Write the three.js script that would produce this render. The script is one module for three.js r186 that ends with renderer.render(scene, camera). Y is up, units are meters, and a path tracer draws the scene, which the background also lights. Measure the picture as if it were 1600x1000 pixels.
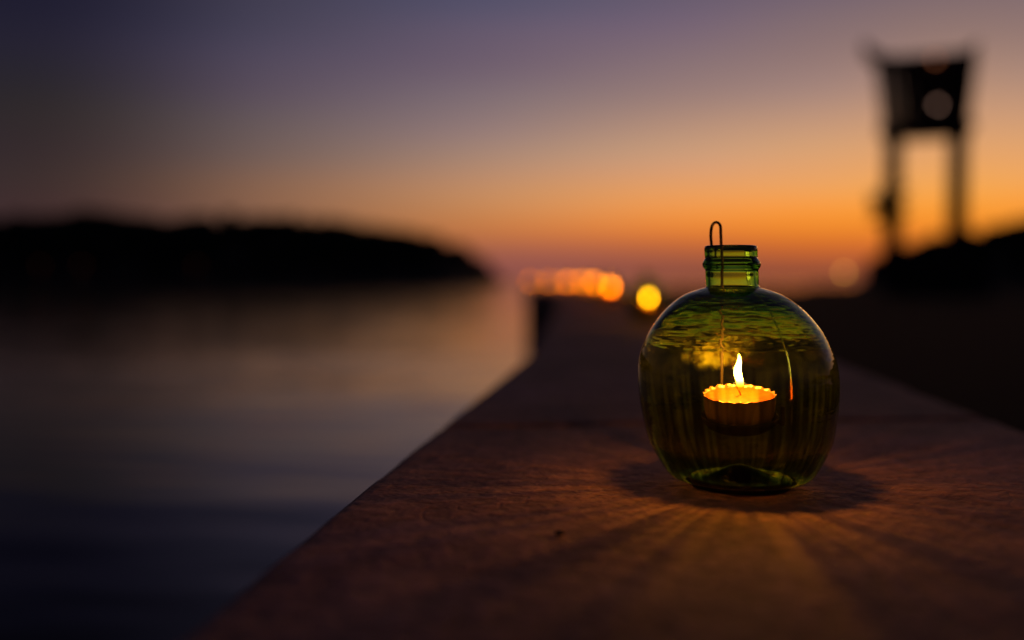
import * as THREE from 'three';
import { mergeGeometries } from 'three/addons/utils/BufferGeometryUtils.js';

// ---------------------------------------------------------------- camera, sky, sun, exposure
const scene = new THREE.Scene();
const renderer = new THREE.WebGLRenderer({ antialias: true });
renderer.toneMapping = THREE.LinearToneMapping;
renderer.toneMappingExposure = 1.0;
renderer.shadowMap.enabled = true;

const camera = new THREE.PerspectiveCamera(35.5, 1.6, 0.02, 9000);
camera.rotation.order = 'YXZ';
camera.position.set(0, 0.114, 0);
camera.rotation.set(-Math.atan(61 / 1562), THREE.MathUtils.degToRad(6.36), 0);
camera.focus = 0.542;
camera.userData.fStop = 2.1;

// twilight sky: columns of sRGB values by angle from the afterglow, rows by elevation in degrees
const GLOW_AZ = THREE.MathUtils.degToRad(24 - 6.36);            // to the right of -z
const EL = [0, 1.06, 1.8, 2.9, 4.0, 5.1, 6.9, 8.7, 10.4, 12.2, 13.9, 15.6, 26, 45, 90];
const TWILIGHT = [
  [0, [[128, 70, 48], [178, 92, 52], [212, 110, 45], [244, 142, 44], [251, 160, 62], [244, 168, 88], [228, 166, 112], [206, 158, 126], [182, 146, 130], [158, 131, 128], [140, 119, 126], [124, 108, 124], [82, 74, 92], [48, 44, 66], [36, 33, 58]]],
  [6.9, [[126, 70, 52], [175, 90, 55], [205, 105, 45], [240, 138, 45], [250, 155, 65], [240, 165, 95], [222, 165, 118], [198, 155, 130], [170, 140, 135], [150, 126, 130], [135, 116, 128], [118, 104, 126], [80, 73, 93], [47, 44, 66], [36, 33, 58]]],
  [14.2, [[132, 74, 60], [160, 88, 66], [188, 100, 58], [232, 132, 55], [242, 152, 75], [233, 160, 98], [210, 160, 125], [185, 148, 130], [158, 132, 132], [140, 120, 132], [124, 108, 132], [108, 98, 125], [73, 69, 93], [46, 43, 66], [36, 33, 58]]],
  [24, [[142, 82, 72], [150, 86, 76], [170, 98, 72], [203, 122, 68], [208, 138, 85], [203, 145, 100], [180, 142, 120], [155, 130, 128], [135, 118, 128], [118, 103, 125], [108, 97, 125], [90, 88, 120], [62, 60, 87], [43, 41, 64], [36, 33, 58]]],
  [37.3, [[104, 70, 66], [112, 74, 66], [124, 82, 66], [138, 94, 72], [142, 100, 76], [140, 102, 80], [120, 98, 92], [107, 93, 98], [95, 84, 102], [85, 78, 103], [74, 71, 97], [68, 66, 92], [47, 46, 68], [38, 36, 59], [36, 33, 58]]],
  [50.2, [[62, 44, 46], [64, 44, 46], [66, 45, 46], [66, 46, 46], [64, 46, 46], [60, 46, 46], [53, 43, 46], [48, 42, 46], [42, 39, 50], [38, 36, 55], [33, 32, 54], [30, 29, 50], [22, 21, 35], [30, 28, 47], [36, 33, 58]]],
  [80, [[36, 32, 44], [36, 32, 45], [36, 32, 46], [36, 33, 47], [35, 33, 48], [34, 33, 49], [33, 33, 50], [32, 33, 51], [31, 32, 52], [30, 32, 53], [30, 32, 54], [30, 32, 55], [21, 20, 34], [25, 24, 38], [36, 33, 58]]],
  [180, [[30, 29, 44], [30, 29, 45], [30, 29, 46], [30, 30, 47], [29, 30, 48], [29, 30, 49], [28, 30, 50], [28, 30, 51], [28, 30, 52], [28, 30, 53], [28, 31, 54], [28, 31, 55], [21, 20, 34], [25, 24, 38], [36, 33, 58]]],
];
function pchip(xs, ys) {
  const n = xs.length, h = [], s = [], m = [];
  for (let i = 0; i < n - 1; i++) { h[i] = xs[i + 1] - xs[i]; s[i] = (ys[i + 1] - ys[i]) / h[i]; }
  for (let i = 0; i < n; i++) {
    if (i === 0 || i === n - 1) m[i] = i === 0 ? 0 : s[n - 2] * 0.3;
    else m[i] = s[i - 1] * s[i] <= 0 ? 0 : (2 * s[i - 1] * s[i]) / (s[i - 1] + s[i]);
  }
  return (x) => {
    if (x <= xs[0]) return ys[0];
    if (x >= xs[n - 1]) return ys[n - 1];
    let i = 0; while (x > xs[i + 1]) i++;
    const t = (x - xs[i]) / h[i], t2 = t * t, t3 = t2 * t;
    return (2 * t3 - 3 * t2 + 1) * ys[i] + (t3 - 2 * t2 + t) * h[i] * m[i] + (3 * t2 - 2 * t3) * ys[i + 1] + (t3 - t2) * h[i] * m[i + 1];
  };
}
const toLin = (c) => { c /= 255; return c <= 0.04045 ? c / 12.92 : Math.pow((c + 0.055) / 1.055, 2.4); };
{
  const W = 2048, H = 1024, data = new Float32Array(W * H * 4);
  const cols = TWILIGHT.map(([, rows]) => [0, 1, 2].map((c) => pchip(EL, rows.map((r) => r[c]))));
  const ds = TWILIGHT.map((t) => t[0]);
  for (let row = 0; row < H; row++) {
    const el = Math.max(0, ((row + 0.5) / H - 0.5) * 180);
    const high = THREE.MathUtils.smoothstep(el, 3, 14), f = [0, 1, 2].map((c) => pchip(ds, cols.map((k) => k[c](el) * (1 - [0.035, 0.065, 0.12][c] * high))));
    for (let col = 0; col < W; col++) {
      const a = ((col + 0.5) / W - 0.5) * 2 * Math.PI, x = Math.cos(a), z = Math.sin(a);
      let d = Math.atan2(x, -z) - GLOW_AZ;
      d = Math.abs(Math.atan2(Math.sin(d), Math.cos(d))) * 180 / Math.PI;
      const o = (row * W + col) * 4;
      for (let c = 0; c < 3; c++) data[o + c] = toLin(f[c](d));
      data[o + 3] = 1;
    }
  }
  const sky = new THREE.DataTexture(data, W, H, THREE.RGBAFormat, THREE.FloatType);
  sky.mapping = THREE.EquirectangularReflectionMapping; sky.magFilter = THREE.LinearFilter; sky.needsUpdate = true;
  scene.background = sky; scene.environment = sky;
}
const sun = new THREE.DirectionalLight(new THREE.Color(1, 0.5, 0.16), 0.04);   // the last of the sun, just under the horizon haze
sun.name = 'sun';
sun.position.set(Math.sin(GLOW_AZ) * 50, 1.6, -Math.cos(GLOW_AZ) * 50);
sun.castShadow = true; sun.shadow.radius = 14;
Object.assign(sun.shadow.camera, { left: -40, right: 40, top: 20, bottom: -20, near: 1, far: 160 });
scene.add(sun, sun.target);

// ---------------------------------------------------------------- helpers
let seed = 11;
const rnd = () => { seed = (seed + 0x6d2b79f5) | 0; let t = Math.imul(seed ^ (seed >>> 15), 1 | seed); t = (t + Math.imul(t ^ (t >>> 7), 61 | t)) ^ t; return ((t ^ (t >>> 14)) >>> 0) / 4294967296; };
const rr = (a, b) => a + (b - a) * rnd();
const lerp = THREE.MathUtils.lerp, clamp = THREE.MathUtils.clamp, sstep = THREE.MathUtils.smoothstep;
const V = (x, y, z) => new THREE.Vector3(x, y, z);
function lattice(n, m, s) {           // periodic value noise on an n x m lattice
  let k = s * 7919 + 1; const v = new Float32Array(n * m);
  for (let i = 0; i < v.length; i++) { k = (Math.imul(k, 1664525) + 1013904223) | 0; v[i] = ((k >>> 8) & 0xffff) / 65535; }
  const q = (t) => t * t * t * (t * (t * 6 - 15) + 10);
  return (x, y) => {
    x = ((x % 1) + 1) % 1 * n; y = ((y % 1) + 1) % 1 * m;
    const i = Math.floor(x), j = Math.floor(y), a = q(x - i), b = q(y - j), i0 = i % n, i1 = (i + 1) % n, j0 = (j % m) * n, j1 = ((j + 1) % m) * n;
    return lerp(lerp(v[j0 + i0], v[j0 + i1], a), lerp(v[j1 + i0], v[j1 + i1], a), b);
  };
}
function fbm(n, m, octaves, s, gain = 0.5) {
  const L = []; let amp = 1, tot = 0;
  for (let i = 0; i < octaves; i++) { L.push([lattice(n << i, m << i, s + i * 13), amp]); tot += amp; amp *= gain; }
  return (x, y) => { let r = 0; for (const [f, a] of L) r += f(x, y) * a; return r / tot; };
}
function texture(w, h, fn, srgb = false) {
  const d = new Uint8Array(w * h * 4);
  for (let y = 0, o = 0; y < h; y++) for (let x = 0; x < w; x++, o += 4) {
    const c = fn((x + 0.5) / w, (y + 0.5) / h);
    if (typeof c === 'number') d[o] = d[o + 1] = d[o + 2] = clamp(c, 0, 1) * 255;
    else for (let k = 0; k < 3; k++) d[o + k] = clamp(c[k], 0, 1) * 255;
    d[o + 3] = 255;
  }
  const t = new THREE.DataTexture(d, w, h);
  t.wrapS = t.wrapT = THREE.RepeatWrapping; t.magFilter = THREE.LinearFilter; t.minFilter = THREE.LinearMipmapLinearFilter;
  if (srgb) t.colorSpace = THREE.SRGBColorSpace;
  t.needsUpdate = true;
  return t;
}
const lin = (r, g, b) => new THREE.Color().setRGB(r, g, b);
const std = (r, g, b, o = {}) => new THREE.MeshStandardMaterial({ color: lin(r, g, b), roughness: 0.8, ...o });
const taken = {};
function numbered(n) { const k = (taken[n] = (taken[n] ?? -1) + 1); return k ? `${n}_${String(k).padStart(3, '0')}` : n; }
function mesh(name, geometry, material, parent) {
  const o = new THREE.Mesh(geometry, material); o.name = name; o.castShadow = o.receiveShadow = true;
  (parent ?? scene).add(o); return o;
}
function tag(o, label, category, group) { Object.assign(o.userData, { label, category }); if (group) o.userData.group = group; return o; }
function thing(name, label, category, p = [0, 0, 0], turn = 0, group) {
  const o = new THREE.Group(); o.name = numbered(name); o.position.set(...p); o.rotation.y = turn; scene.add(o);
  return tag(o, label, category, group);
}
function setting(name, geometry, material, kind = 'structure') { const o = mesh(name, geometry, material); o.userData.kind = kind; return o; }
// a closed or open surface from a grid of points f(i, j); wraps in i if asked; faces turned outward by the sign of the volume
function gridSurface(nu, nv, f, { wrap = false, closed = true, uv } = {}) {
  const pos = [], uvs = [], idx = [];
  for (let j = 0; j <= nv; j++) for (let i = 0; i <= nu; i++) { pos.push(...f(i / nu, j / nv)); uvs.push(...(uv ? uv(i / nu, j / nv) : [i / nu, j / nv])); }
  for (let j = 0; j < nv; j++) for (let i = 0; i < nu; i++) { const a = j * (nu + 1) + i, b = a + 1, c = a + nu + 1, d = c + 1; idx.push(a, b, d, a, d, c); }
  const g = new THREE.BufferGeometry();
  g.setAttribute('position', new THREE.Float32BufferAttribute(pos, 3));
  g.setAttribute('uv', new THREE.Float32BufferAttribute(uvs, 2));
  if (closed) {
    let vol = 0; const P = (k) => V(pos[k * 3], pos[k * 3 + 1], pos[k * 3 + 2]);
    for (let k = 0; k < idx.length; k += 3) vol += P(idx[k]).dot(P(idx[k + 1]).cross(P(idx[k + 2])));
    if (vol < 0) for (let k = 0; k < idx.length; k += 3) [idx[k + 1], idx[k + 2]] = [idx[k + 2], idx[k + 1]];
  }
  g.setIndex(idx); g.computeVertexNormals();
  if (wrap) {                                             // weld the normals along the seam
    const n = g.attributes.normal;
    for (let j = 0; j <= nv; j++) {
      const a = j * (nu + 1), b = a + nu, m = V(n.getX(a) + n.getX(b), n.getY(a) + n.getY(b), n.getZ(a) + n.getZ(b)).normalize();
      n.setXYZ(a, m.x, m.y, m.z); n.setXYZ(b, m.x, m.y, m.z);
    }
  }
  return g;
}
function smoothProfile(points, n) { const c = new THREE.CatmullRomCurve3(points.map(([r, h]) => V(r, h, 0)), false, 'centripetal'); return c.getSpacedPoints(n).map((p) => [p.x, p.y]); }
// a turned body of the profile [[r, h], ...] (metres), leaning by `lean` per metre of height, radius wobble w(angle, h)
function turned(profile, { seg = 128, lean = 0, wobble, closed = true, loop = false } = {}) {
  const P = loop ? [...profile, profile[0]] : profile, n = P.length - 1;
  return gridSurface(seg, n, (u, v) => {
    const [r0, h] = P[Math.round(v * n)], a = u * Math.PI * 2, r = Math.max(0, r0 + (wobble ? wobble(u, h, r0) : 0));
    return [Math.sin(a) * r + lean * h, h, Math.cos(a) * r];
  }, { wrap: true, closed });
}
const box = (w, h, d, x = 0, y = 0, z = 0) => new THREE.BoxGeometry(w, h, d).translate(x, y, z);

// ---------------------------------------------------------------- materials
const stoneBig = fbm(3, 3, 4, 3), stoneMid = fbm(14, 14, 4, 21), stoneFine = fbm(90, 90, 3, 41, 0.7), stoneVein = fbm(5, 5, 5, 77);
const stoneMap = texture(1024, 1024, (x, y) => {
  const b = stoneBig(x, y), m = stoneMid(x, y), f = stoneFine(x, y), k = 0.72 + 0.34 * b + 0.34 * (m - 0.5) + 0.5 * (f - 0.5);
  return [0.61 * k, (0.455 + 0.03 * (m - 0.5)) * k, (0.415 + 0.05 * (b - 0.5)) * k];
}, true);
const stoneBump = texture(1024, 1024, (x, y) => {
  const v = Math.abs(stoneVein(x, y) - 0.5), crack = sstep(v, 0, 0.006);
  return 0.30 * stoneMid(x, y) + 0.42 * stoneFine(x, y) + 0.1 * crack + 0.15 * stoneBig(x, y);
});
const stone = new THREE.MeshPhysicalMaterial({ map: stoneMap, bumpMap: stoneBump, bumpScale: 0.0034, roughness: 0.8, specularIntensity: 1 });
const masonry = new THREE.MeshStandardMaterial({ map: stoneMap, color: lin(0.35, 0.33, 0.32), bumpMap: stoneBump, bumpScale: 0.004, roughness: 0.95 });
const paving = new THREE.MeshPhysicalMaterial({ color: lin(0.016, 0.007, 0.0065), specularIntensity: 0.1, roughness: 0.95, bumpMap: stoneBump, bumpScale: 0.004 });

const waveA = fbm(4, 14, 3, 5, 0.5), waveB = fbm(18, 60, 3, 9, 0.55);
const waterBump = texture(1024, 1024, (x, y) => 0.66 * waveA(x, y) + 0.34 * waveB(x, y));
const water = new THREE.MeshPhysicalMaterial({ color: lin(0.004, 0.006, 0.009), roughness: 0.07, ior: 1.333, bumpMap: waterBump, bumpScale: 0.045 });

const glassRipple = fbm(14, 22, 4, 31, 0.62), glassFine = fbm(60, 40, 2, 35);
const glassBump = texture(1024, 512, (x, y) => 0.8 * glassRipple(x, y) + 0.2 * glassFine(x, y));
const floorStreakA = lattice(168, 2, 151), floorStreakB = lattice(190, 5, 57), blotch = fbm(9, 6, 3, 63);
const bottleGreen = texture(1024, 256, (x, y) => {           // tint streaks painted into the glass to throw light streaks on the stone
  const s = 0.74 * floorStreakA(x, y) + 0.12 * floorStreakB(x, y) + 0.14 * blotch(x, y);
  const fine = sstep(y, 0.42, 0.56), k = lerp(0.36 + 0.64 * sstep(s, 0.25, 0.75), 0.9 + 0.1 * sstep(s, 0.25, 0.75), fine);
  return [k, k, k];
});
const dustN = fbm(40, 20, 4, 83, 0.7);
const glowPatch = fbm(6, 5, 3, 87);
const dustAndGlow = texture(1024, 512, (x, y) => {                 // thin film of grime; grainy rear-wall patch has the flame glow painted in
  const dx = (x - 0.522) / 0.055, dy = (y - 0.585) / 0.12, dustyGlow = sstep(1.1 - Math.hypot(dx, dy) + 2.2 * (glowPatch(x, y) - 0.5), 0, 0.5), g = clamp((dustN(x, y) - 0.5) * 1.7 + 0.28, 0, 1);
  return 1 - 0.018 * g - 1.3 * dustyGlow * g;
});
const bodyGlass = new THREE.MeshPhysicalMaterial({ color: lin(0.54, 0.68, 0.13), map: bottleGreen, transmission: 1, transmissionMap: dustAndGlow, thickness: 0, roughness: 0.03, ior: 1.5, bumpMap: glassBump, bumpScale: 0.0005, side: THREE.DoubleSide });
const solidGlass = new THREE.MeshPhysicalMaterial({ color: lin(1, 1, 1), transmission: 1, thickness: 0.003, roughness: 0.015, ior: 1.5, attenuationColor: lin(0.20, 0.5, 0.04), attenuationDistance: 0.006 });
const thickGlass = solidGlass.clone(); thickGlass.attenuationDistance = 0.0009; thickGlass.roughness = 0.05;
const shoulderGlass = solidGlass.clone();
const wireMetal = std(0.01, 0.009, 0.008, { roughness: 0.7 });
const cupMetal = std(0.9, 0.6, 0.46, { roughness: 0.34, metalness: 0.9 });
const waxMat = std(0.42, 0.085, 0.008, { roughness: 0.55 });
const wickMat = std(0.02, 0.015, 0.012, { roughness: 1 });
const flameRamp = texture(4, 128, (x, y) => {
  const up = sstep(y, 0.02, 0.42), r = lerp(0.03, 1, up), g = lerp(0.012, 1, up * up), b = lerp(0.002, 1, up * up * up), tip = 1 - 0.55 * sstep(y, 0.8, 1);
  return [r * tip, g * tip, b * tip * tip];
});
const flameMat = (r, g, b) => new THREE.MeshStandardMaterial({ color: 0x000000, emissive: lin(1, g / r, b / r), emissiveIntensity: r, emissiveMap: flameRamp, roughness: 1 });
const foliage = std(0.03, 0.05, 0.023, { roughness: 1 }), bark = std(0.05, 0.035, 0.025, { roughness: 1 });
const tarredWood = std(0.035, 0.026, 0.02, { roughness: 0.9 });
const hillSoil = std(0.05, 0.045, 0.03, { roughness: 1 });

// ---------------------------------------------------------------- water, terrace, hills
{
  const g = new THREE.PlaneGeometry(8000, 8000).rotateX(-Math.PI / 2).translate(0, -0.79, 0), p = g.attributes.position, uv = g.attributes.uv;
  for (let i = 0; i < p.count; i++) uv.setXY(i, p.getX(i) / 26, p.getZ(i) / 26);
  setting('water', g, water);
}
// left edge of the quay coping against distance, and how far it climbs
const leftX = pchip([-3, 1.4, 2.2, 3.6, 5.4, 7, 8.6, 10, 11.6, 13.2], [-0.144, -0.144, -0.178, -0.25, -0.353, -0.485, -0.64, -0.83, -1.08, -1.30]);
const edgeL = (d) => leftX(d), edgeR = (d) => leftX(d) + 0.45, rise = (d) => 0.03 * sstep(d, 2.75, 7);
{
  const s = new THREE.Shape();
  s.moveTo(0.32, 6);
  const pts = []; for (let d = -3; d <= 13.2; d += 0.6) pts.push([edgeR(d) - 0.03, -d]);
  s.moveTo(pts[0][0], -pts[0][1]);
  for (const [x, z] of pts.slice(1)) s.lineTo(x, -z);
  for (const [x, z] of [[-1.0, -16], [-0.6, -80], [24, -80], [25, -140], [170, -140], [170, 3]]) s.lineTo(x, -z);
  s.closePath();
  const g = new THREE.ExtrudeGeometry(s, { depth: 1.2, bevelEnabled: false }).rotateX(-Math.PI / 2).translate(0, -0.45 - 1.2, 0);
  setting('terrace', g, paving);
}
const clump = (() => {                                       // a ragged clump of leaf sprays
  const parts = [];
  for (let i = 0; i < 60; i++) {
    const a = rnd() * 6.283, c = rr(-0.5, 1), r = Math.sqrt(1 - c * c * 0.9) * rr(0.55, 1.05), t = new THREE.ConeGeometry(rr(0.16, 0.3), rr(0.25, 0.5), 3, 1);
    t.rotateX(rnd() * 3); t.rotateY(rnd() * 6); t.translate(Math.cos(a) * r, c * 0.8, Math.sin(a) * r); parts.push(t);
  }
  parts.push(new THREE.IcosahedronGeometry(0.72, 1).deleteAttribute('uv').toNonIndexed());
  return mergeGeometries(parts.map((g) => { const k = g.index ? g.toNonIndexed() : g; k.deleteAttribute('uv'); return k; }));
})();
function wood(name, label, spots, material = foliage) {
  const m = new THREE.InstancedMesh(clump, material, spots.length), M = new THREE.Matrix4(), q = new THREE.Quaternion();
  spots.forEach(([x, y, z, s], i) => m.setMatrixAt(i, M.compose(V(x, y, z), q.setFromEuler(new THREE.Euler(0, rnd() * 6, 0)), V(s * rr(0.8, 1.2), s * rr(0.8, 1.3), s))));
  m.name = name; m.castShadow = m.receiveShadow = true; scene.add(m);
  Object.assign(m.userData, { kind: 'stuff', label, category: 'trees' });
  return m;
}
const hillNoise = fbm(9, 9, 4, 91);
{
  const ridge = pchip([-420, -300, -165, -147, -131, -104, -90, -77, -61, -47, -40, -34], [11, 15, 15, 16, 14, 14.8, 14.2, 13, 10.6, 7, 3.9, -1.5]);
  const H = (x, z) => { const t = clamp((z + 330) / 108, 0, 1), s = Math.sin(Math.PI * Math.pow(t, 1.25)); return -1.5 + (ridge(x) + 1.5) * Math.pow(Math.max(0, s), 0.7) + (hillNoise(x / 90, z / 90) - 0.5) * 2 * s; };
  const g = gridSurface(150, 40, (u, v) => { const x = lerp(-420, -33, u), z = lerp(-330, -222, v); return [x, H(x, z), z]; }, { closed: false });
  setting('wooded_headland', g, hillSoil);
  const spots = [];
  for (let i = 0; i < 2600; i++) { const x = rr(-400, -37), z = rr(-322, -224), y = H(x, z); if (y > -0.6) { const s = rr(1.3, 2.9) * clamp(y / 5, 0.35, 1); spots.push([x, y + s * 0.5, z, s]); } }
  wood('far_woodland', 'dark wood covering the headland across the water', spots);
}
{
  const ridge = pchip([24, 27, 30, 34, 38, 42, 60, 100, 160], [-0.6, 1.6, 2.6, 3.7, 4.6, 5.4, 7.5, 9, 8]);
  const H = (x, z) => { const t = clamp((z + 138) / 52, 0, 1), s = Math.sin(Math.PI * t); return -0.6 + (ridge(x) + 0.6) * Math.pow(Math.max(0, s), 0.7) + (hillNoise(x / 40, z / 40) - 0.5) * s; };
  const g = gridSurface(90, 30, (u, v) => { const x = lerp(24, 160, u), z = lerp(-138, -86, v); return [x * -z / 110, H(x, z), z]; }, { closed: false });
  setting('low_hill', g, hillSoil);
  const spots = [];
  for (let i = 0; i < 1500; i++) { const x = rr(26, 120), z = rr(-134, -88), y = H(x, z), s = rr(0.5, 1.25) * clamp((y + 1) / 3, 0.3, 1); spots.push([x * -z / 110, y + s * 0.4, z, s]); }
  wood('hillside_scrub', 'dark scrub covering the low hill behind the tower', spots);
}

// ---------------------------------------------------------------- quay wall with its coping slabs
const slabNoise = fbm(6, 6, 4, 15);
function slab(d0, d1, skew0, skew1, nu, nv) {
  const gap = 0.0035, us = [], vs = [];
  const spread = (n) => { const e = [0, 0, 0.004, 0.012, 0.025]; const out = [-1, ...e.slice(1)]; for (let i = 1; i < n; i++) out.push(0.025 + 0.95 * i / n); out.push(0.975, 0.988, 0.996, 1, -2); return out; };
  const U = spread(nu), W = spread(nv);
  return gridSurface(U.length - 1, W.length - 1, (a, b) => {
    let u = U[Math.round(a * (U.length - 1))], v = W[Math.round(b * (W.length - 1))];
    const skirt = u < 0 || v < 0; u = u === -1 ? 0 : u === -2 ? 1 : u; v = v === -1 ? 0 : v === -2 ? 1 : v;
    const d = lerp(d0 + gap + skew0 * u, d1 - gap + skew1 * u, v), x = lerp(edgeL(d), edgeR(d), u);
    const eu = Math.min(u, 1 - u) * 0.45, ev = Math.min(v, 1 - v) * (d1 - d0), round = (e) => { const k = clamp(1 - e / 0.009, 0, 1); return 0.0055 * (1 - Math.sqrt(1 - k * k)); };
    const n = (slabNoise(x / 0.9 + 0.3, d / 0.9) - 0.5) * 0.0025 + (stoneMid(x / 0.6, d / 0.6) - 0.5) * 0.0016;
    return [x, skirt ? -0.092 : rise(d) + n - 0.0008 - round(eu) - round(ev), -d];
  }, { closed: false, uv: (a, b) => {
    let u = U[Math.round(a * (U.length - 1))], v = W[Math.round(b * (W.length - 1))];
    const su = u === -1 ? -0.2 : u === -2 ? 1.2 : u, sv = v === -1 ? -0.08 : v === -2 ? 1.08 : v, d = lerp(d0, d1, sv);
    return [(edgeL(clamp(d, -3, 13.2)) + su * 0.45) / 0.62, d / 0.62];
  } });
}
const quay = thing('quay_wall', 'stone quay wall topped with pale coping slabs, curving beside the water', 'quay wall');
{
  const s = new THREE.Shape(), D = []; for (let d = -3; d <= 13.2; d += 0.45) D.push(d);
  D.forEach((d, i) => (i ? s.lineTo(edgeL(d) + 0.02, d) : s.moveTo(edgeL(d) + 0.02, d)));
  D.reverse().forEach((d) => s.lineTo(edgeR(d) - 0.02, d));
  s.closePath();
  const g = new THREE.ExtrudeGeometry(s, { depth: 1.6, bevelEnabled: false }).rotateX(-Math.PI / 2).translate(0, -1.69, 0);
  mesh('wall_body', g, masonry, quay);
  const joints = [-3, -1.6, -0.28, 0.774]; for (let d = 1.87; d < 13; d += 1.08) joints.push(d); joints.push(13.2);
  const flip = (g) => { const n = g.attributes.normal; if (n.getY(Math.floor(n.count / 2)) < 0) { const k = g.index.array; for (let i = 0; i < k.length; i += 3) [k[i + 1], k[i + 2]] = [k[i + 2], k[i + 1]]; g.computeVertexNormals(); } return g; };
  for (let i = 0; i < joints.length - 1; i++) {
    const near = i === 2, sk = (k) => [0, 0, 0, 0.1, 0.02, -0.03, 0.02][k] ?? 0;
    mesh('coping_slab', flip(slab(joints[i], joints[i + 1], sk(i), sk(i + 1), near ? 150 : 24, near ? 330 : 40)), stone, quay);
  }
}

// ---------------------------------------------------------------- the lantern: bottle, wire hanger, tealight
const cm = 0.01, LEAN = -0.048;
const bodyPts = [[2.92, 0.06], [2.95, 0.22], [3.05, 0.31], [3.4, 0.36], [3.78, 0.48], [4.05, 0.72], [4.3, 1.1], [4.62, 1.65], [5.02, 2.5], [5.28, 3.7], [5.46, 5.1], [5.48, 6.1], [5.36, 7.1], [5.08, 7.9], [4.78, 8.5], [4.3, 9.2], [3.62, 9.95], [2.7, 10.62], [1.9, 10.93], [1.6, 11.02]].map(([r, h]) => [r * cm, h * cm]);
const bodyProfile = smoothProfile(bodyPts, 120);
const rAt = (h) => { for (let i = 1; i < bodyProfile.length; i++) if (bodyProfile[i][1] >= h) { const [r0, h0] = bodyProfile[i - 1], [r1, h1] = bodyProfile[i]; return lerp(r0, r1, (h - h0) / Math.max(1e-6, h1 - h0)); } return bodyProfile.at(-1)[0]; };
const wob = fbm(5, 5, 2, 17);
const wobble = (u, h) => (wob(u, h * 3) - 0.5) * 0.0008;
const bodyGeo = turned(bodyProfile, { seg: 160, lean: LEAN, wobble, closed: true });
const neckGeo = (() => {
  const start = bodyProfile.findIndex(([, h]) => h > 0.078), run = bodyProfile.slice(start), n = run.length - 1, outer = [], inner = [];
  run.forEach(([r, h], i) => {
    const [ra, ha] = run[Math.max(0, i - 1)], [rb, hb] = run[Math.min(n, i + 1)], l = Math.hypot(rb - ra, hb - ha), nx = (hb - ha) / l, ny = -(rb - ra) / l, t = i / n;
    const th = 0.00004 + 0.0042 * Math.pow(t, 1.8);
    outer.push([r - nx * 0.0004, h - ny * 0.0004]); inner.push([r - nx * (0.0004 + th), h - ny * (0.0004 + th)]);
  });
  const neckOut = smoothProfile([[1.5, 11.04], [1.45, 11.16], [1.45, 11.6], [1.46, 12.02], [1.5, 12.1], [1.58, 12.22], [1.58, 12.42], [1.5, 12.56], [1.45, 12.66], [1.45, 13.2], [1.42, 13.33], [1.34, 13.37]].map(([r, h]) => [r * cm, h * cm]), 60);
  const neckIn = smoothProfile([[1.24, 13.34], [1.2, 13.24], [1.19, 12.5], [1.2, 11.6], [1.24, 11.1], [1.36, 10.84]].map(([r, h]) => [r * cm, h * cm]), 24);
  const total = outer.length + neckOut.length + neckIn.length + inner.length - 2, a = outer.length / total, b = (outer.length + neckOut.length + neckIn.length) / total;
  const ripple = fbm(13, 40, 3, 131, 0.6);                       // the rippled shoulder; the moulded neck is smooth
  shoulderGlass.bumpMap = texture(1024, 512, (x, y) => { const k = y < a ? sstep(a - y, 0, 0.06) : sstep(y - b, 0, 0.06); return 0.5 + k * (ripple(x, y) - 0.5); });
  shoulderGlass.bumpScale = 0.0006;
  return turned([...outer, ...neckOut, ...neckIn, ...inner.reverse().slice(2)], { seg: 160, lean: LEAN, wobble: (u, h) => wobble(u, h) * (h < 0.11 ? 1 : 0.5), loop: true });
})();
const baseGeo = turned([[0.0001, 1.15], [0.5, 1.08], [1.1, 0.82], [1.8, 0.5], [2.4, 0.4], [2.75, 0.44], [2.86, 0.3], [2.88, 0.1], [2.8, 0.01], [2.6, 0.004], [2.45, 0.06], [1.8, 0.16], [1.1, 0.45], [0.5, 0.68], [0.0001, 0.75]].map(([r, h]) => [r * cm, h * cm]), { seg: 96, lean: LEAN });
function seamGeo(a, h0, h1) {
  const pts = []; for (let i = 0; i <= 40; i++) { const h = lerp(h0, h1, i / 40), r = rAt(h) + 0.0001 + wobble(a / 6.2832, h); pts.push(V(Math.sin(a) * r + LEAN * h, h, Math.cos(a) * r)); }
  return new THREE.TubeGeometry(new THREE.CatmullRomCurve3(pts), 80, 0.00042, 6);
}
const GROUP_B = 'green glass bottle lanterns along the quay', GROUP_T = 'tealights inside the bottle lanterns', GROUP_H = 'wire hangers inside the bottle lanterns';
const SPOT = [0.0657, 0, -0.567], TURN = THREE.MathUtils.degToRad(-6.6);
const bottle = thing('glass_bottle', 'round green glass bottle in sharp focus in the foreground', 'bottle', SPOT, TURN, GROUP_B);
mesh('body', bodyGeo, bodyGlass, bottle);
mesh('neck', neckGeo, shoulderGlass, bottle);
mesh('base', baseGeo, thickGlass, bottle);
mesh('seam', seamGeo(0.52, 0.006, 0.108), solidGlass, bottle);
mesh('seam', seamGeo(0.52 + Math.PI, 0.006, 0.108), solidGlass, bottle);

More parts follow.
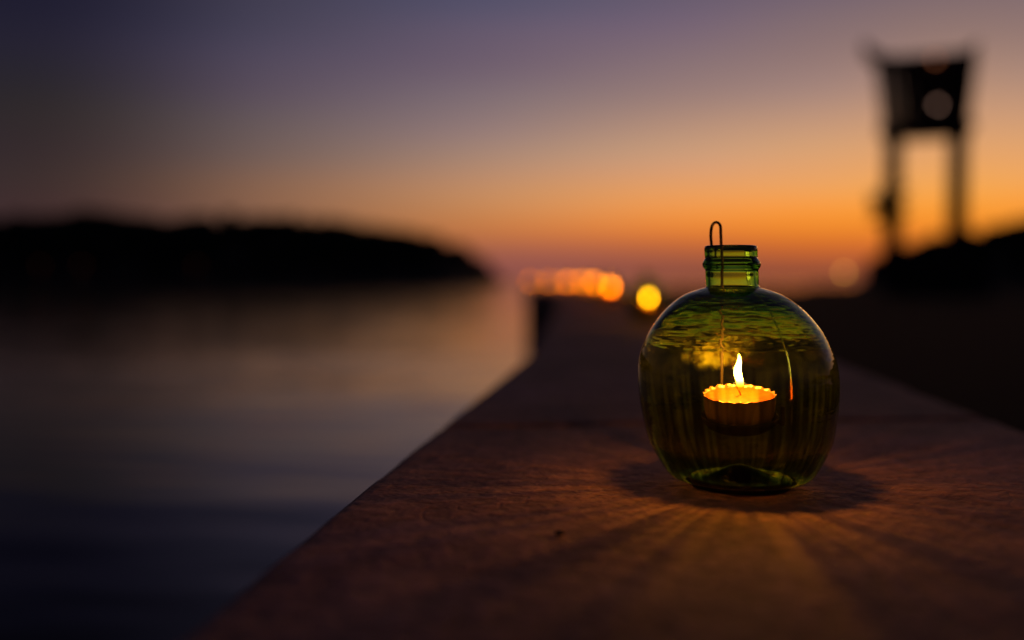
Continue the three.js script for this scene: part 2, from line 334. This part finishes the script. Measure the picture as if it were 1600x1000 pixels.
const hanger = thing('wire_hanger', 'thin black wire hook over the neck of the foreground bottle', 'hanger', SPOT, TURN, GROUP_H);
{
  const P = [[-1.72, 12.6, -1.35], [-1.72, 13.2, -1.32], [-1.78, 14.1, -1.2], [-1.68, 14.6, -1.12], [-1.47, 14.74, -1.05], [-1.27, 14.58, -1.0], [-1.22, 14.1, -0.98], [-1.17, 12.5, -0.95], [-1.14, 10, -1.0], [-1.12, 7, -1.4], [-1.12, 4.6, -1.86], [-1.1, 3.9, -1.92], [-0.95, 3.5, -1.7], [-0.5, 3.4, -1.0]];
  mesh('wire', new THREE.TubeGeometry(new THREE.CatmullRomCurve3(P.map(([x, y, z]) => V(x * cm, y * cm, z * cm)), false, 'centripetal'), 160, 0.00085, 8), wireMetal, hanger);
  const dish = turned(smoothProfile([[0.02, 3.0], [1.0, 3.03], [1.6, 3.2], [2.0, 3.55], [2.12, 3.95], [2.08, 3.97], [1.95, 3.6], [1.55, 3.3], [0.9, 3.14], [0.02, 3.12]].map(([r, h]) => [r * cm, h * cm]), 40), { seg: 72 });
  const holder = new THREE.Group(); holder.name = 'holder'; hanger.add(holder);
  const tilt = (g) => g.translate(0, -0.036, 0).rotateX(0.157).translate(-0.001, 0.036, 0);
  mesh('dish', tilt(dish), wireMetal, holder);
  mesh('clip', tilt(mergeGeometries([box(0.0022, 0.011, 0.003, 0.0232, 0.0405, 0.003), box(0.003, 0.002, 0.003, 0.0218, 0.037, 0.003)])), wireMetal, holder);
}

const candle = thing('tealight_candle', 'lit tealight in a fluted metal cup inside the foreground bottle', 'candle', [0, 0, 0], 0, GROUP_T);
{
  const o = V(-0.001, 0.0362, 0).applyAxisAngle(V(0, 1, 0), TURN).add(V(...SPOT)); candle.position.copy(o);
  candle.rotation.set(0.157, TURN, 0, 'YXZ');
  const prof = [[0.01, 0], [1.0, 0], [1.6, 0.01], [1.74, 0.06], [1.78, 0.2], [1.8, 0.5], [1.84, 0.8], [1.88, 1.1], [1.92, 1.36], [1.955, 1.5], [1.97, 1.53], [1.955, 1.54], [1.92, 1.5], [1.88, 1.36], [1.84, 1.15], [1.5, 1.12]].map(([r, h]) => [r * cm, h * cm]);
  const N = 20, n = prof.length - 1;
  const cup = gridSurface(N * 12, n, (u, v) => {
    const [r0, h0] = prof[Math.round(v * n)], a = u * Math.PI * 2, w = Math.cos(a * N + 0.5 * Math.sin(a * 3)) , k = sstep(h0, 0.0005, 0.004), irregular = 0.7 + 0.5 * Math.sin(a * 5 + 1) * Math.sin(a * 2);
    const r = r0 + w * 0.0011 * k * (1 - 0.55 * sstep(h0, 0.009, 0.0145)), h = h0 + (h0 > 0.012 ? sstep(h0, 0.012, 0.0152) * (w * 0.00042 * irregular + 0.0003 * Math.sin(a * 2 + 0.6)) : 0);
    return [Math.sin(a) * r, h, Math.cos(a) * r];
  }, { wrap: true, closed: true });
  mesh('cup', cup, cupMetal, candle);
  const wn = fbm(7, 7, 3, 29);
  mesh('wax', gridSurface(120, 14, (u, v) => { const a = u * Math.PI * 2, r = 0.00005 + 0.0184 * v; return [Math.sin(a) * r, 0.0138 + 0.0006 * sstep(v, 0.55, 1) + 0.0008 * (1 - sstep(v, 0, 0.15)) + (wn(Math.sin(a) * r * 20 + 0.5, Math.cos(a) * r * 20 + 0.5) - 0.5) * 0.0008, Math.cos(a) * r]; }, { wrap: true, closed: false }), waxMat, candle);
  mesh('wick', new THREE.TubeGeometry(new THREE.CatmullRomCurve3([V(0.0008, 0.0136, 0), V(0.0002, 0.016, 0.0003), V(-0.0008, 0.0182, 0.0006), V(-0.0014, 0.0195, 0.0008)]), 12, 0.0004, 6), wickMat, candle);
}
function flameGeo(height, width) {
  const prof = smoothProfile([[0.02, 0], [0.42, 0.03], [0.72, 0.12], [0.86, 0.28], [0.92, 0.42], [0.84, 0.58], [0.62, 0.72], [0.42, 0.84], [0.3, 0.94], [0.02, 1]], 60).map(([r, h]) => [r * width / 2, h * height]);
  const n = prof.length - 1;
  return gridSurface(40, n, (u, v) => { const [r, h] = prof[Math.round(v * n)], a = u * Math.PI * 2, t = h / height; return [Math.sin(a) * r - 0.0007 * t * height / 0.02 + 0.0006 * Math.sin(t * 9), h, Math.cos(a) * r]; }, { wrap: true, uv: (u, v) => [u, prof[Math.round(v * n)][1] / height] });
}
const flameLight = new THREE.Color(1, 0.25, 0.035);
{
  const f = mesh('flame', flameGeo(0.0205, 0.0046), flameMat(80, 46, 26), candle);
  f.position.set(-0.0002, 0.0172, 0.0004); f.rotation.x = -0.157;
  const l = new THREE.PointLight(flameLight, 0.044); l.name = 'flame_light'; l.castShadow = true; l.shadow.radius = 0.1;
  l.position.set(-0.0006, 0.0158, 0); f.add(l);
}

// ---------------------------------------------------------------- the other lanterns along the quay
const far = [   // x, distance, flame radiance, flame height and width, which one
  [0.066, 2.75, [75, 27, 1], 0.026, 0.010, 'standing nearest behind the foreground one'],
  [-0.062, 4.5, [90, 14, 0.3], 0.05, 0.023, 'second behind the foreground one along the quay'],
  [-0.175, 6.0, [62, 11, 0.3], 0.05, 0.023, 'third behind the foreground one along the quay'],
  [-0.31, 7.6, [48, 8.5, 0.2], 0.05, 0.023, 'fourth behind the foreground one along the quay'],
  [-0.51, 9.2, [100, 17, 0.4], 0.05, 0.023, 'fifth behind the foreground one along the quay'],
  [-0.815, 11, [70, 12, 0.3], 0.05, 0.023, 'sixth behind the foreground one along the quay'],
  [-1.205, 13, [90, 15, 0.4], 0.05, 0.023, 'farthest along the quay beside the water'],
];
const bigFlame = flameGeo(0.05, 0.023), midFlame = flameGeo(0.026, 0.010);
far.forEach(([x, d, L, fh, fw, where], i) => {
  const turn = TURN + 1.3 * (i + 1), at = V(x, rise(d) + 0.001, -d);
  const b = bottle.clone(); b.name = numbered('glass_bottle'); b.position.copy(at); b.rotation.y = turn; scene.add(b);
  b.userData = { label: `blurred green glass bottle lantern ${where}`, category: 'bottle', group: GROUP_B };
  const h = hanger.clone(); h.name = numbered('wire_hanger'); h.position.copy(at); h.rotation.y = turn; scene.add(h);
  h.userData = { label: `wire hook in the blurred bottle ${where}`, category: 'hanger', group: GROUP_H };
  const c = candle.clone(); c.name = numbered('tealight_candle'); c.position.copy(V(-0.001, 0.0362, 0).applyAxisAngle(V(0, 1, 0), turn).add(at)); c.rotation.set(0.157, turn, 0, 'YXZ'); scene.add(c);
  c.userData = { label: `lit tealight in the blurred bottle ${where}`, category: 'candle', group: GROUP_T };
  const f = c.children.find((k) => k.name === 'flame');
  f.geometry = i ? bigFlame : midFlame; f.material = flameMat(...L);
  f.children[0].position.set(0, 0.016, 0);
});

// ---------------------------------------------------------------- small things
{
  const g = new THREE.IcosahedronGeometry(0.0018, 2), p = g.attributes.position;
  for (let i = 0; i < p.count; i++) { const v = V(p.getX(i), p.getY(i), p.getZ(i)), k = 1 + 0.35 * (hillNoise(v.x * 150 + 0.2, v.y * 150 + v.z * 90) - 0.5); p.setXYZ(i, v.x * 1.25 * k, v.y * 0.6 * k, v.z * k); }
  g.computeVertexNormals();
  const o = mesh('pebble', g, std(0.02, 0.016, 0.015, { roughness: 0.9 })); o.position.set(-0.028, 0.001, -0.444);
  tag(o, 'tiny dark pebble lying on the coping in front of the bottle', 'pebble');
}
// lookout tower on the terrace
{
  const t = thing('lookout_tower', 'dark wooden lookout tower on tall legs against the orange sky', 'tower', [11.42, -0.45, -40], THREE.MathUtils.degToRad(-15));
  const legG = new THREE.CylinderGeometry(0.34, 0.36, 6.3, 12).translate(0, 3.15, 0);
  for (const [x, z] of [[-1.1, 0.55], [1.17, 0.55], [-1.12, -0.55], [1.19, -0.55]]) { const l = mesh('leg', legG, tarredWood, t); l.position.set(x, 0, z); }
  mesh('deck', box(3.3, 0.3, 2.1, 0.02, 6.34, 0), tarredWood, t);
  mesh('deck_beam', box(2.75, 0.22, 0.14, 0.02, 6.14, 0.72), tarredWood, t);
  mesh('deck_beam', box(2.75, 0.22, 0.14, 0.02, 6.14, -0.72), tarredWood, t);
  // flared cabin: each board of the four walls its own piece
  const y0 = 6.44, y1 = 8.92, a0 = 1.5, a1 = 1.8, b0 = 0.86, b1 = 1.1;
  const board = (p0, p1, q0, q1, out) => {                         // bottom corners p0 p1, top corners q0 q1, thickness outward
    const k = V(...out).multiplyScalar(0.035), c = [p0, p1, q1, q0].map((v) => V(...v)), e = c.map((v) => v.clone().add(k)), f = [...c, ...e];
    const g = new THREE.BufferGeometry(); g.setAttribute('position', new THREE.Float32BufferAttribute(f.flatMap((v) => v.toArray()), 3));
    g.setIndex([0, 2, 1, 0, 3, 2, 4, 5, 6, 4, 6, 7, 0, 1, 5, 0, 5, 4, 1, 2, 6, 1, 6, 5, 2, 3, 7, 2, 7, 6, 3, 0, 4, 3, 4, 7]);
    const n = g.toNonIndexed(); n.computeVertexNormals(); return n;
  };
  const wall = (n, P, out) => { for (let i = 0; i < n; i++) { const s = i / n + 0.004, e = (i + 1) / n - 0.004; mesh('board', board(P(s, 0), P(e, 0), P(s, 1), P(e, 1), out), tarredWood, t); } };
  wall(9, (s, k) => [lerp(-lerp(a0, a1, k), lerp(a0, a1 * 0.96, k), s), lerp(y0, y1, k), lerp(b0, b1, k)], [0, 0, 1]);
  wall(9, (s, k) => [lerp(-lerp(a0, a1, k), lerp(a0, a1 * 0.96, k), s), lerp(y0, y1, k), -lerp(b0, b1, k)], [0, 0, -1]);
  wall(6, (s, k) => [-lerp(a0, a1, k), lerp(y0, y1, k), lerp(-lerp(b0, b1, k), lerp(b0, b1, k), s)], [-1, 0, 0]);
  wall(6, (s, k) => [lerp(a0, a1 * 0.96, k), lerp(y0, y1, k), lerp(-lerp(b0, b1, k), lerp(b0, b1, k), s)], [1, 0, 0]);
  const rs = new THREE.Shape(); rs.moveTo(-2.15, 9.6); rs.quadraticCurveTo(-1.7, 9.05, -1.1, 8.98); rs.lineTo(1.1, 8.98); rs.quadraticCurveTo(1.55, 9.02, 1.72, 9.3); rs.lineTo(1.76, 9.22); rs.quadraticCurveTo(1.6, 8.9, 1.1, 8.86); rs.lineTo(-1.1, 8.86); rs.quadraticCurveTo(-1.85, 8.95, -2.25, 9.5); rs.closePath();
  mesh('roof', new THREE.ExtrudeGeometry(rs, { depth: 2.3, bevelEnabled: true, bevelSize: 0.02, bevelThickness: 0.02, bevelSegments: 1 }).translate(0, 0, -1.15), tarredWood, t);
  mesh('store', box(3.1, 1.3, 1.9, 0.8, 0.65, -0.1), tarredWood, t);
  // two small lamps on the cabin
  for (const [x, y, z, c, k] of [[0.42, 7.1, 1.0, [1, 0.55, 0.4], 1.1], [0.3, 8.75, 1.22, [1, 0.3, 0.12], 0.9]]) {
    const l = mesh('lamp', new THREE.SphereGeometry(0.08, 16, 12), new THREE.MeshStandardMaterial({ color: 0x000000, emissive: lin(...c), emissiveIntensity: k }), t); l.position.set(x, y, z);
    const p = new THREE.PointLight(lin(...c), 0.008); p.name = 'lamp_light'; p.castShadow = true; p.shadow.radius = 3; l.add(p);
  }
}
// spiky young palm beside the tower's leg
{
  const t = thing('palm_tree', 'small spiky palm beside the left leg of the tower', 'palm', [9.98, -0.45, -39.4]);
  mesh('trunk', new THREE.CylinderGeometry(0.06, 0.1, 3.1, 8).translate(0, 1.55, 0), bark, t);
  const fr = [];
  for (let i = 0; i < 60; i++) {
    const a = i * 2.4, up = rr(-0.3, 1.3), L = rr(0.5, 0.95), c = new THREE.QuadraticBezierCurve3(V(0, 0, 0), V(Math.cos(a) * L * 0.5, up * 0.6, Math.sin(a) * L * 0.5), V(Math.cos(a) * L * 0.8, up * 0.9 - 0.15, Math.sin(a) * L * 0.8));
    const g = new THREE.TubeGeometry(c, 6, 0.06, 4); g.translate(0, 3.1, 0); fr.push(g);
  }
  mesh('crown', mergeGeometries(fr), foliage, t);
}
// low lamp at the edge of the terrace
function postLamp(name, label, p, h, r, c, k) {
  const t = thing(name, label, 'lamp', p);
  mesh('post', new THREE.CylinderGeometry(0.03, 0.045, h, 10).translate(0, h / 2, 0), tarredWood, t);
  const head = mesh('lamp_globe', new THREE.SphereGeometry(r, 20, 14), new THREE.MeshStandardMaterial({ color: 0x000000, emissive: lin(...c), emissiveIntensity: k }), t); head.position.y = h + r;
  const l = new THREE.PointLight(lin(...c), k * r * r * 2); l.name = 'lamp_light'; l.castShadow = true; l.shadow.radius = r / 0.02; head.add(l);
}
postLamp('post_lamp', 'low amber lamp on the terrace edge between bottle and tower', [12.75, -0.45, -60], 0.95, 0.11, [1, 0.45, 0.06], 4.0);
[[-139, 119, 'far left'], [-100, 346, 'in the middle'], [-128.5, 190, 'between the other two']].forEach(([x, , w]) => postLamp('shore_lamp', `dim red lamp on the dark far shore, ${w}`, [x, 0.3, -226], 3.2, 0.28, [1, 0.22, 0.08], 0.16));

renderer.render(scene, camera);
